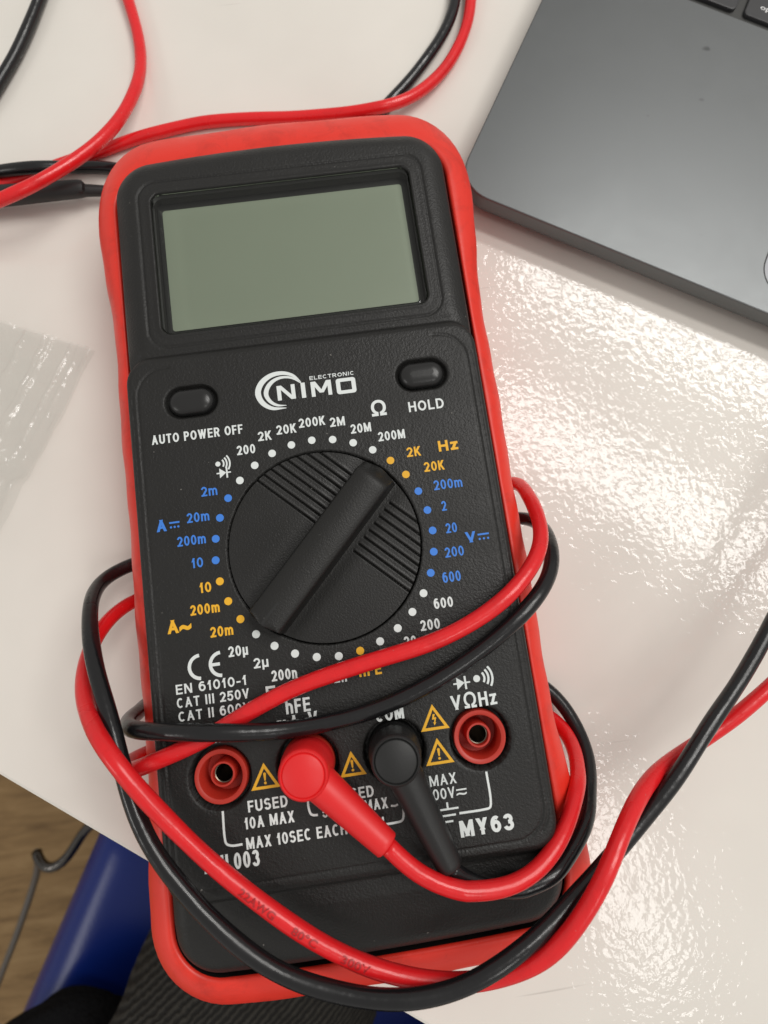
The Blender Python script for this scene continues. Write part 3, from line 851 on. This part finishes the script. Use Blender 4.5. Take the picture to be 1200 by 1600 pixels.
# maker's logo: two crescents hooked into block capitals
mb = MB()
def crescent(pts, wid):
    P = curve2(pts, 0.12)
    s_ = np.linspace(0, 1, len(P))
    stroke(mb, P, np.interp(s_, np.linspace(0, 1, len(wid)), wid), ZT)
crescent([(-0.9, 41.3), (-2.6, 43.2), (-5.2, 44.2), (-8.2, 43.9), (-10.7, 42.2), (-11.75, 39.8), (-11.0, 37.3), (-8.8, 35.5), (-5.2, 35.1)], [0.2, 0.75, 1.0, 1.2, 1.4, 1.45, 1.2, 0.8, 0.15])
crescent([(-0.9, 41.05), (-2.9, 42.6), (-5.4, 43.1), (-7.6, 42.5), (-9.2, 41.0), (-9.8, 39.2), (-9.0, 37.3), (-7.4, 36.1), (-5.1, 35.75)], [0.25, 0.55, 0.6, 0.8, 1.05, 1.15, 0.9, 0.6, 0.12])
def poly(p, dz=0.0):
    flat(mb, p, ZT + dz)
x0, x1, y0, y1 = -7.05, -2.55, 37.2, 41.0
poly([(x0, y0), (x0 + 0.98, y0), (x0 + 0.98, y1), (x0, y1)])
poly([(x1 - 0.98, y0), (x1, y0), (x1, y1), (x1 - 0.98, y1)])
poly([(x0, y1), (x1 - 1.15, y0), (x1, y0), (x0 + 1.15, y1)], 0.006)
poly([(-1.05, 37.1), (0.0, 37.1), (0.0, 41.05), (-1.05, 41.05)], 0.010)
x0, x1 = 1.4, 6.5
poly([(x0, 37.05), (x0 + 0.95, 37.05), (x0 + 0.95, 40.95), (x0, 40.95)])
poly([(x1 - 0.95, 37.05), (x1, 37.05), (x1, 40.95), (x1 - 0.95, 40.95)])
poly([(x0, 40.95), (x0 + 2.05, 37.9), (x0 + 3.05, 37.9), (x0 + 1.2, 40.95)], 0.006)
poly([(x1 - 1.2, 40.95), (x1 - 3.05, 37.9), (x1 - 2.05, 37.9), (x1, 40.95)], 0.009)
a = rrect(7.7, 12.6, 36.85, 40.9, 0.7, 6); b = rrect(8.75, 11.55, 37.75, 40.0, 0.15, 6)
n = len(a)
mb.add([(x, y, ZT) for x, y in a + b], [(i, (i + 1) % n, n + (i + 1) % n, n + i) for i in range(n)])
text(mb, 'ELECTRONIC', 1.35, 12.55, 41.45, 1.0, ZT, 0, 1.2)
mb.build('logo', m_white, housing, smooth=False)

# ================================================================== TEST LEADS
def plug(mb, jx, jy, end, zax):
    mb.lathe(jx, jy, [(0.01, 36.2), (5.85, 36.2), (5.9, 37.6), (5.9, 40.6), (5.75, 41.3), (5.55, 43), (5.45, 46.0), (5.25, 46.7), (4.85, 47.0), (4.66, 46.85), (4.55, 46.6), (4.42, 46.85), (4.2, 47.0), (0.01, 47.05)], 64)
    e = np.array(end, float); c = np.array([jx, jy, zax])
    d = (e - c)
    C = [c + d * t for t in np.linspace(0.02, 1.0, 26)]
    r = [4.25 - 1.3 * t for t in np.linspace(0, 1, 26)]
    C += [C[-1] + d / np.linalg.norm(d) * 0.25, C[-1] + d / np.linalg.norm(d) * 0.3]
    r += [2.7, 2.1]
    tube(mb, C, r, 28)
R_CABLE = 1.92
redlead = thing('test_lead', 'red silicone test lead plugged into the second socket and looped round the multimeter', 'test lead', (-9.95, -48.7, 37), 'test leads')
mb = MB(); plug(mb, -9.95, -48.7, red[0], 42.3)
mb.build('plug', m_redplug, redlead, sharp=42)
under1 = [(54, -52, 3.0), (46, -50, 2.2), (20, -47, 2.2), (-20, -46, 2.2), (-46, -46.5, 2.2), (-53.5, -46.8, 3.6), (-57.0, -46.6, 13), (-56.4, -46.2, 24), (-54.0, -45.6, 33), (-50.5, -44.6, 38.5)]
under2 = [(52, 15.5, 3.0), (44, 14, 2.2), (10, 8, 2.2), (-25, 0.5, 2.2), (-46, -3, 2.2), (-54, -4.2, 3.6)]
over = [(150, -15, 24), (200, 40, 20), (238, 120, 16), (235, 220, 16), (190, 292, 14.5), (140, 300, 8), (98, 268, 4), (80, 230, 3)]
lefty = [(-130, 134, 3), (-165, 130, 4), (-180, 122, 8), (-160, 114, 10), (-125, 115, 10)]
path = red + under1 + redmid + under2 + redtail + over + redtop + lefty + redtop2 + [(-62, 240, 2.2), (-90, 280, 2.2)]
RC = catmull(path)
PF, PZ = np.array([0, .10, .18, .34, .56, .78, .91, .985, 1.0]), np.array([29.5, 30.0, 30.1, 29.7, 28.7, 27.2, 26.1, 25.0, 23.6])
def keep_clear(C):
    """let a lead rest on the meter instead of sinking into it"""
    C = C.copy()
    for _ in range(5):
        d = sd_outline(C[:, 0], C[:, 1])
        near = ((C[:, None, :2] - OQ[None]) ** 2).sum(2).argmin(1)
        w_ = W0[near] + 0.3
        top_in = housing_height(C[:, 0], C[:, 1])
        top_in = np.where(np.hypot(C[:, 0], C[:, 1]) < 24, 38.0, top_in)
        top_in = np.where((C[:, 1] > -74) & (C[:, 1] < 51) & (np.abs(C[:, 0]) < 43.4), 38.0, top_in)
        f = np.clip(d / w_, 0, 1)
        need = np.where(d < 0, np.maximum(top_in, 29.5 * (d > -1.2)), np.interp(f, PF, PZ)) + R_CABLE + 0.15 + 1.0 * (d > 0) * f
        act = (C[:, 2] > 6.5) & (d < w_ + R_CABLE)
        lift = np.where(act, need - C[:, 2], 0)
        out = np.where(act, w_ + R_CABLE + 0.1 - d, 99)
        up = act & (lift > 0) & ((lift < out) | (d < 0))
        sid = act & (lift > 0) & ~up
        C[up, 2] += lift[up]
        C[sid, :2] += ON[near[sid]] * np.minimum(out[sid], 8)[:, None]
        for _k in range(6):
            C[1:-1] = 0.25 * C[:-2] + 0.5 * C[1:-1] + 0.25 * C[2:]
    return C
def wander(C, seed):
    C = np.vstack([C[:14], keep_clear(C[14:])])
    r = np.random.default_rng(seed)
    s_ = np.arange(len(C)) * 1.2
    d = sum(a * np.sin(2 * np.pi * s_[:, None] / w + r.uniform(0, 6.28, 3)) for a, w in ((0.22, 71), (0.07, 37), (0.02, 19)))
    d[:, 2] *= 0.35
    d[:40] *= np.linspace(0, 1, 40)[:, None]
    rad = R_CABLE * (1 + 0.018 * np.sin(s_ / 7.3) * np.sin(s_ / 19.0) + 0.012 * np.sin(s_ / 2.9 + 1))
    return C + d, rad
RC, RR_ = wander(RC, 4)
bunder1 = [(56, -46, 3.2), (48, -41, 2.2), (20, -36, 2.2), (-20, -34, 2.2), (-46, -33.5, 2.2), (-54.5, -33.4, 4.5), (-57.5, -33.6, 9)]
bunder2 = [(53, 4.5, 3.2), (46, 4, 2.2), (28, 5, 2.2), (10, 15, 2.2), (-25, 17, 2.2), (-46, 9, 2.2), (-54, 7, 3.0)]
bover = [(150, 5, 24), (196, 60, 20), (224, 130, 17), (220, 210, 17), (180, 276, 15), (140, 288, 8), (98, 262, 4), (74, 232, 3)]
bunder3 = [(28, 142, 2.2), (10, 118, 2.2), (-15, 106, 2.2), (-35, 118, 2.2), (-48, 134, 2.2)]
bleft = [(-130, 132, 2.2), (-160, 140, 2.2), (-150, 156, 2.2), (-120, 157, 2.2)]
bend = [(-80, 250, 2.2), (-120, 285, 2.2), (-185, 270, 2.2), (-220, 200, 2.2), (-200, 145, 4), (-160, 130, 5), (-138, 128.5, 6)]
path = blk + bunder1 + blkmid + bunder2 + blktail + bover + blktop + bunder3 + blktop2 + bleft + blktop3 + bend
BC, BR_ = wander(catmull(path), 8)
def separate(Ca, Cb):
    """leads touch where they cross, they do not pass through each other"""
    P = np.vstack([Ca, Cb]); na_ = len(Ca); n = len(P)
    own = np.r_[np.zeros(na_), np.ones(n - na_)]
    ix = np.arange(n)
    P0 = P.copy()
    for it in range(16):
        push = np.zeros_like(P)
        for s0 in range(0, n, 400):
            sl_ = slice(s0, min(s0 + 400, n))
            D = P[sl_, None] - P[None]
            dist = np.sqrt((D ** 2).sum(2))
            skip = (own[sl_, None] == own[None]) & (np.abs(ix[sl_, None] - ix[None]) < 25)
            dist[skip] = 99
            k = dist.argmin(1); dm = dist[np.arange(len(k)), k]
            hit = dm < 2 * R_CABLE * 0.98
            dv = D[np.arange(len(k)), k]
            dv[:, 2] *= 1.6
            dv /= np.linalg.norm(dv, axis=1)[:, None] + 1e-6
            push[sl_] = np.where(hit, (2 * R_CABLE * 0.98 - dm) * 0.5, 0)[:, None] * dv
        for a, b_ in ((0, na_), (na_, n)):
            q_ = push[a:b_]
            q_[:10] = 0
            for _k in range(45):
                q_[1:-1] = 0.25 * q_[:-2] + 0.5 * q_[1:-1] + 0.25 * q_[2:]
        P += push * 2.2
        d_ = P - P0
        for a, b_ in ((0, na_), (na_, n)):
            for _k in range(12):
                d_[a + 1:b_ - 1] = 0.25 * d_[a:b_ - 2] + 0.5 * d_[a + 1:b_ - 1] + 0.25 * d_[a + 2:b_]
        P = P0 + d_
        P[:, 2] = np.maximum(P[:, 2], R_CABLE)
    return P[:na_], P[na_:]
RC, BC = separate(RC, BC)
mb = MB(); tube(mb, RC, RR_, 20)
redcable = mb.build('cable', m_redcable, redlead)

# faded marking along the red cable
i0 = int(np.argmin(np.linalg.norm(RC - np.array([-33.68, -60.91, 45.0]), axis=1)))
seg = RC[i0:i0 + 90]
al = np.concatenate([[0], np.cumsum(np.linalg.norm(np.diff(seg, axis=0), axis=1))])
mb = MB()
def wrap(s, a0, cap, wd):
    Vg, Fg = glyphs(s, 0.018)
    xa, xb = Vg[:, 0].min(), Vg[:, 0].max()
    T_ = np.gradient(seg, axis=0)
    out = []
    for gx_, gy_ in Vg:
        a_ = a0 + (gx_ - xa) / (xb - xa) * wd
        p = np.array([np.interp(a_, al, seg[:, k]) for k in range(3)])
        t_ = np.array([np.interp(a_, al, T_[:, k]) for k in range(3)]); t_ /= np.linalg.norm(t_)
        u_ = np.array([0, 0, 1.0]); u_ -= t_ * (u_ @ t_); u_ /= np.linalg.norm(u_)
        b_ = np.cross(u_, t_)
        ph = ((gy_ / 0.682 - 0.5) * cap) / R_CABLE + 0.10
        out.append(tuple(p + (R_CABLE + 0.13) * (math.cos(ph) * u_ + math.sin(ph) * b_)))
    mb.add(out, Fg)
wrap('22AWG', 12.0, 1.45, 9.0)
wrap('80°C', 25.5, 1.45, 6.0)
wrap('300V', 37.5, 1.45, 6.5)
mb.build('cable_marking', m_ink, redcable, smooth=False)

blklead = thing('test_lead', 'black silicone test lead plugged into the common socket and looped round the multimeter', 'test lead', (9.9, -48.65, 37), 'test leads')
mb = MB(); plug(mb, 9.9, -48.65, blk[0], 42.0)
mb.build('plug', m_blackplug, blklead, sharp=42)
mb = MB(); tube(mb, BC, BR_, 20)
mb.build('cable', m_blackcable, blklead)
mb = MB()
PC = [(-150, 128.9, 6.0), (-140, 128.9, 6.0), (-120, 128.9, 6.0), (-95, 128.8, 6.0), (-66.5, 128.4, 5.6), (-66.0, 128.4, 5.4), (-64.8, 128.4, 4.6), (-58, 128.3, 3.4)]
tube(mb, PC, [2.2, 3.4, 3.6, 3.3, 2.7, 2.7, 1.9, 1.6], 24)
mb.build('probe', m_blackplug, blklead, sharp=40)

# ================================================================== LAPTOP
K0 = np.array([52.7, 110.3]); E1 = np.array([0.8503, -0.5263]); E2 = np.array([0.5263, 0.8503])
def lap(a, b, z):
    q_ = K0 + E1 * a + E2 * b
    return (q_[0], q_[1], z)
laptop = thing('laptop', 'dark grey aluminium laptop with black keys beside the multimeter', 'laptop', lap(170, 118, 0))
LW, LD = 340.0, 237.0
def lring(off, z, r=11):
    return [lap(x, y, z) for x, y in rrect(off, LW - off, off, LD - off, max(r - off, 2), 10)]
mb = MB()
mb.loft([lring(9, 2.2), lring(4.5, 2.6), lring(1.6, 3.6), lring(0.4, 4.9), lring(0, 6.2), lring(0, 10.6), lring(0.12, 10.85), lring(0.4, 11.0)], 0, True, False)
for fx, fy in ((30, 20), (310, 20), (30, 215), (310, 215)):
    p = lap(fx, fy, 0)
    mb.lathe(p[0], p[1], [(0.01, 0.02), (8, 0.02), (8, 2.3), (0.01, 2.3)], 24)
KX0, KX1, KY0, KY1 = 22.5, 317.5, 96.3, 214.0
bm = bmesh.new()
lo = [bm.verts.new(p) for p in lring(0.4, 11.0)]
li = [bm.verts.new(lap(x, y, 11.0)) for x, y in rrect(KX0, KX1, KY0, KY1, 2.5, 5)]
eds = [bm.edges.new((l[i], l[(i + 1) % len(l)])) for l in (lo, li) for i in range(len(l))]
bmesh.ops.triangle_fill(bm, edges=eds, use_beauty=True, use_dissolve=False)
bmesh.ops.recalc_face_normals(bm, faces=bm.faces)
bm.verts.ensure_lookup_table(); bm.verts.index_update()
tv = [tuple(p.co) for p in bm.verts]
tf = []
for f in bm.faces:
    ids = [p.index for p in f.verts]
    tf.append(ids if f.normal.z > 0 else ids[::-1])
bm.free()
mb.add(tv, tf)
base = mb.build('base', m_alu, laptop, sharp=12)
mb = MB()
a = [lap(x, y, 11.0) for x, y in rrect(KX0, KX1, KY0, KY1, 2.5, 5)]
b = [lap(x, y, 9.7) for x, y in rrect(KX0, KX1, KY0, KY1, 2.5, 5)]
mb.loft([a, b], 0, False, True)
well = mb.build('keyboard_well', m_well, laptop, sharp=30)
mb = MB()
a = rrect(98.9, 240, 7.5, 93, 9, 10)
flat(mb, [lap(x, y, 11.006)[:2] for x, y in a], 11.006, 0)
a2 = rrect(98.5, 240.4, 7.1, 93.4, 9.4, 10); n = len(a)
mb.add([lap(x, y, 11.004) for x, y in a2 + a], [(i, (i + 1) % n, n + (i + 1) % n, n + i) for i in range(n)], 1)
mb.build('trackpad', [m_pad, m_gap], laptop, smooth=False)
def key(x, y, w_, h_):
    mb = MB()
    mb.loft([[lap(a_, b_, z) for a_, b_ in rrect(x + o, x + w_ - o, y + o, y + h_ - o, 1.7 - o * 0.5, 5)] for o, z in ((0, 9.7), (0, 10.6), (0.12, 10.85), (0.4, 10.95))], 0, False, True)
    return mb.build('key', m_key, laptop, sharp=35)
PITCH = 19.3
rows = [[(0, 16.3), (1, 16.3), (2, 16.3), (3, 21), (4.3, 93), (9.3, 21), (10.6, 16.3), (11.6, 16.3), (12.6, 16.3), (13.6, 16.3)]]
for r_ in range(1, 5):
    off = [0, 42, 32, 26, 16.3][r_]
    row = [(0, off)]
    xk = off + 3.0
    while xk + 16.3 < 287 - 12:
        row.append((xk / PITCH, 16.3)); xk += PITCH
    row.append((xk / PITCH, 289 - xk))
    rows.append(row)
opt = None
for r_, row in enumerate(rows):
    for i, (kx, wk) in enumerate(row):
        k_ = key(25.2 + kx * PITCH, 99.3 + r_ * PITCH, wk, 16.3)
        if r_ == 0 and i == 2:
            opt = k_
mb = MB()
V_, F_ = glyphs('option', 0.004)
xa, xb = V_[:, 0].min(), V_[:, 0].max()
mb.add([lap(68.3 + (p - xa) / (xb - xa) * 9.0, 103.4 + q_ * 2.6, 10.97) for p, q_ in V_], F_)
mb.build('key_legend', m_legend, opt, smooth=False)

# ================================================================== PLASTIC BAG
bag = thing('zip_bag', 'empty clear plastic zip bag lying flat and creased on the desk', 'plastic bag', (-95, 50, 0))
C0 = np.array([-67.3, 75.3]); BU = np.array([-0.50, -0.866]); BV = np.array([-0.905, 0.425])
rng = np.random.default_rng(3)
def crease_field(Ug, Vg, seed, amp):
    r = np.random.default_rng(seed)
    z = np.zeros_like(Ug)
    for _ in range(34):
        a = r.uniform(0, np.pi); f = 2 * np.pi / r.uniform(7, 30); ph = r.uniform(0, 6.28)
        cx, cy, sg = r.uniform(-10, 170), r.uniform(0, 110), r.uniform(9, 30)
        win = np.exp(-((Ug - cx) ** 2 + (Vg - cy) ** 2) / sg ** 2)
        z += win * (1 - np.abs(np.sin((Ug * np.cos(a) + Vg * np.sin(a)) * f * 0.5 + ph))) * r.uniform(0.3, 1.0)
    return amp * z ** 1.6
def sheet(z0, seed, amp, ins):
    us = np.arange(0, 165, 0.5); vs_ = np.arange(0, 110, 0.5)
    Ug, Vg = np.meshgrid(us, vs_, indexing='ij')
    zip_ = sum(h_ * np.exp(-((Vg - c_ - 0.4 * np.sin(Ug * 0.045 + c_)) / w_) ** 2) for c_, w_, h_ in ((4.2, 0.5, 0.7), (6.6, 0.45, 1.0), (13.0, 0.6, 1.1), (14.9, 0.5, 1.0), (21.5, 0.9, 0.6)))
    z = z0 + crease_field(Ug, Vg, seed, amp) + zip_ * (z0 > 0.8) * (0.75 + 0.25 * np.sin(Ug * 0.11))
    # long folds running with the zip and across the corner
    for c_, sl, h_, w_ in ((30, 0.10, 1.8, 1.6), (44, -0.16, 1.5, 1.3), (60, 0.22, 2.0, 2.2), (78, -0.08, 1.6, 1.8)):
        z += h_ * np.exp(-(np.abs(Vg - c_ - sl * Ug - 2.0 * np.sin(Ug * 0.06 + c_)) / w_) ** 1.3) * (z0 > 0.8) * (0.6 + 0.4 * np.sin(Ug * 0.05 + c_))
    z += 1.3 * np.exp(-((Ug - 1.0) / 3.0) ** 2) * (0.55 + 0.45 * np.sin(Vg * 0.42 + 1)) * (z0 > 0.8)
    z += 0.8 * np.exp(-((Vg - 0.6) / 0.9) ** 2) * (0.5 + 0.5 * np.sin(Ug * 0.3)) * (z0 > 0.8)
    notch = ins * sstep(44, 48, Ug)
    V2 = notch + Vg * (1 - notch / 110)
    edge = 0.35 * np.sin(Ug * 0.19) * np.exp(-Vg / 4)
    Xg = C0[0] + BU[0] * Ug + BV[0] * (V2 + edge); Yg = C0[1] + BU[1] * Ug + BV[1] * (V2 + edge)
    nU, nV = Ug.shape
    id_ = np.arange(nU * nV).reshape(nU, nV)
    f = np.stack([id_[:-1, :-1], id_[:-1, 1:], id_[1:, 1:], id_[1:, :-1]], -1).reshape(-1, 4)
    return np.stack([Xg, Yg, z], -1).reshape(-1, 3), f
mb = MB()
for z0, sd, am, ins in ((0.25, 5, 0.5, 1.0), (1.4, 9, 1.9, 3.2)):
    v_, f_ = sheet(z0, sd, am, ins)
    mb.add(v_, f_)
mb.build('film', m_bag, bag)

# ================================================================== CHAIR AND PERSON, BELOW THE DESK
FW = np.array([0.485, 0.874]); RT = np.array([0.874, -0.485])
CH0 = np.array([-284.7, -266.5])          # a point on the left edge of the seat
chair = thing('chair', 'blue moulded plastic chair with dark chrome legs, partly under the desk', 'chair', (-90, -330, -740))
sv = np.linspace(-300, 175, 60); wv_ = np.linspace(-8, 430, 90)
def seat_pt(s_, w_, dz):
    e = min(w_, 422 - w_)
    z = -282 - dz
    if e < 34:
        z -= 34 - math.sqrt(max(34 ** 2 - (34 - max(e, 0)) ** 2, 0))
    if e < 0:
        z -= -e * 4
    if s_ > 120:
        z -= (s_ - 120) ** 2 * 0.012
    z -= 10 * math.exp(-((w_ - 211) / 150) ** 2)
    q_ = CH0 + FW * s_ + RT * w_
    return (q_[0], q_[1], z)
mb = MB()
for dz, fl_ in ((0, False), (5, True)):
    Vv = [seat_pt(s_, w_, dz) for s_ in sv for w_ in wv_]
    nW = len(wv_)
    Ff = []
    for i in range(len(sv) - 1):
        for j in range(nW - 1):
            f = (i * nW + j, (i + 1) * nW + j, (i + 1) * nW + j + 1, i * nW + j + 1)
            Ff.append(f if fl_ else f[::-1])
    mb.add(Vv, Ff)
mb.build('seat', m_seat, chair)
def chair_tube(pts, r, mat):
    mb = MB(); tube(mb, catmull(pts, 6), r, 16); mb.build('leg', mat, chair)
chair_tube([(-180, -120, -305), (-223, -155, -316), (-243.0, -160.3, -324), (-252.0, -171.7, -327), (-263.0, -185.5, -330), (-274.0, -193.0, -332), (-284.0, -192.5, -334), (-290.5, -187.5, -337), (-294.5, -181, -341)], 4.0, m_chrome)
chair_tube([(-294.5, -181, -341), (-298.5, -193.0, -350), (-311, -211, -365), (-348, -262, -400), (-393, -321, -440), (-475, -425, -520), (-640, -640, -739)], 3.0, m_greytube)
for s_, w_ in ((60, 380), (-260, 40), (-260, 380)):
    q_ = CH0 + FW * s_ + RT * w_
    chair_tube([(q_[0], q_[1], -300), (q_[0], q_[1], -420), (q_[0], q_[1], -739)], 9, m_chrome)

person = thing('person', 'seated person in dark ribbed trousers, lap showing below the desk edge', 'person', (-90, -300, -740))
me = bpy.data.meshes.new('body')
hipL = np.array([-225.0, -470.0]); hipR = hipL + RT * 200; pel = (hipL + hipR) / 2
kneeL = np.array([0.0, -66.0]); kneeR = kneeL + RT * 215
pts = [(*pel, -210), (*hipL, -212), (*((hipL + kneeL) / 2), -208), (*kneeL, -205), (*(kneeL + FW * 15), -450), (*(kneeL + FW * 5), -690), (*(kneeL + FW * 150), -722),
       (*hipR, -212), (*((hipR + kneeR) / 2), -208), (*kneeR, -205), (*(kneeR + FW * 15), -450), (*(kneeR + FW * 5), -690), (*(kneeR + FW * 150), -722), (*(pel - FW * 30), -60), (*(pel - FW * 40), 60)]
rad = [110, 92, 80, 62, 56, 36, 30, 92, 80, 62, 56, 36, 30, 120, 130]
me.from_pydata([[c * S for c in p] for p in pts], [(0, 1), (1, 2), (2, 3), (3, 4), (4, 5), (5, 6), (0, 7), (7, 8), (8, 9), (9, 10), (10, 11), (11, 12), (0, 13), (13, 14)], [])
tmp = bpy.data.objects.new('body', me); COL.objects.link(tmp)
sk = tmp.modifiers.new('skin', 'SKIN'); sk.use_smooth_shade = True
for i, r in enumerate(rad):
    me.skin_vertices[0].data[i].radius = (r * S, r * S)
me.skin_vertices[0].data[0].use_root = True
sb = tmp.modifiers.new('sub', 'SUBSURF'); sb.levels = 3; sb.render_levels = 3
bpy.context.view_layer.update()
me2 = bpy.data.meshes.new_from_object(tmp.evaluated_get(bpy.context.evaluated_depsgraph_get()))
bpy.data.objects.remove(tmp)
me2.materials.clear(); me2.materials.append(m_trouser)
for p in me2.vertices:                                    # soft folds in the cloth
    x, y, z = p.co * 1000
    a = 2.2 * math.sin(x * 0.09 + y * 0.05) * math.sin(y * 0.06 - z * 0.04) + 1.4 * math.sin((x - y) * 0.16 + z * 0.05)
    p.co += Vector(p.normal) * a * S
body_o = link('body', me2, person)
mb = MB()                                                 # hem of a black jumper hanging beside the hip
rings = []
for k in range(25):
    t = math.pi * k / 24
    ring = []
    for j in range(48):
        p = 2 * math.pi * j / 48
        rr_ = 1 + 0.10 * math.sin(5 * p + 2 * t) + 0.06 * math.sin(9 * p - 3 * t)
        a_, b_, c_ = math.cos(t) * 92, math.sin(t) * math.cos(p) * 64 * rr_, math.sin(t) * math.sin(p) * 34 * rr_
        q_ = np.array([-236.0, -318.0]) + FW * a_ * 0.9 + RT * b_
        ring.append((q_[0], q_[1], -246 + c_))
    rings.append(ring)
mb.loft(rings)
mb.build('jumper', m_wool, person)
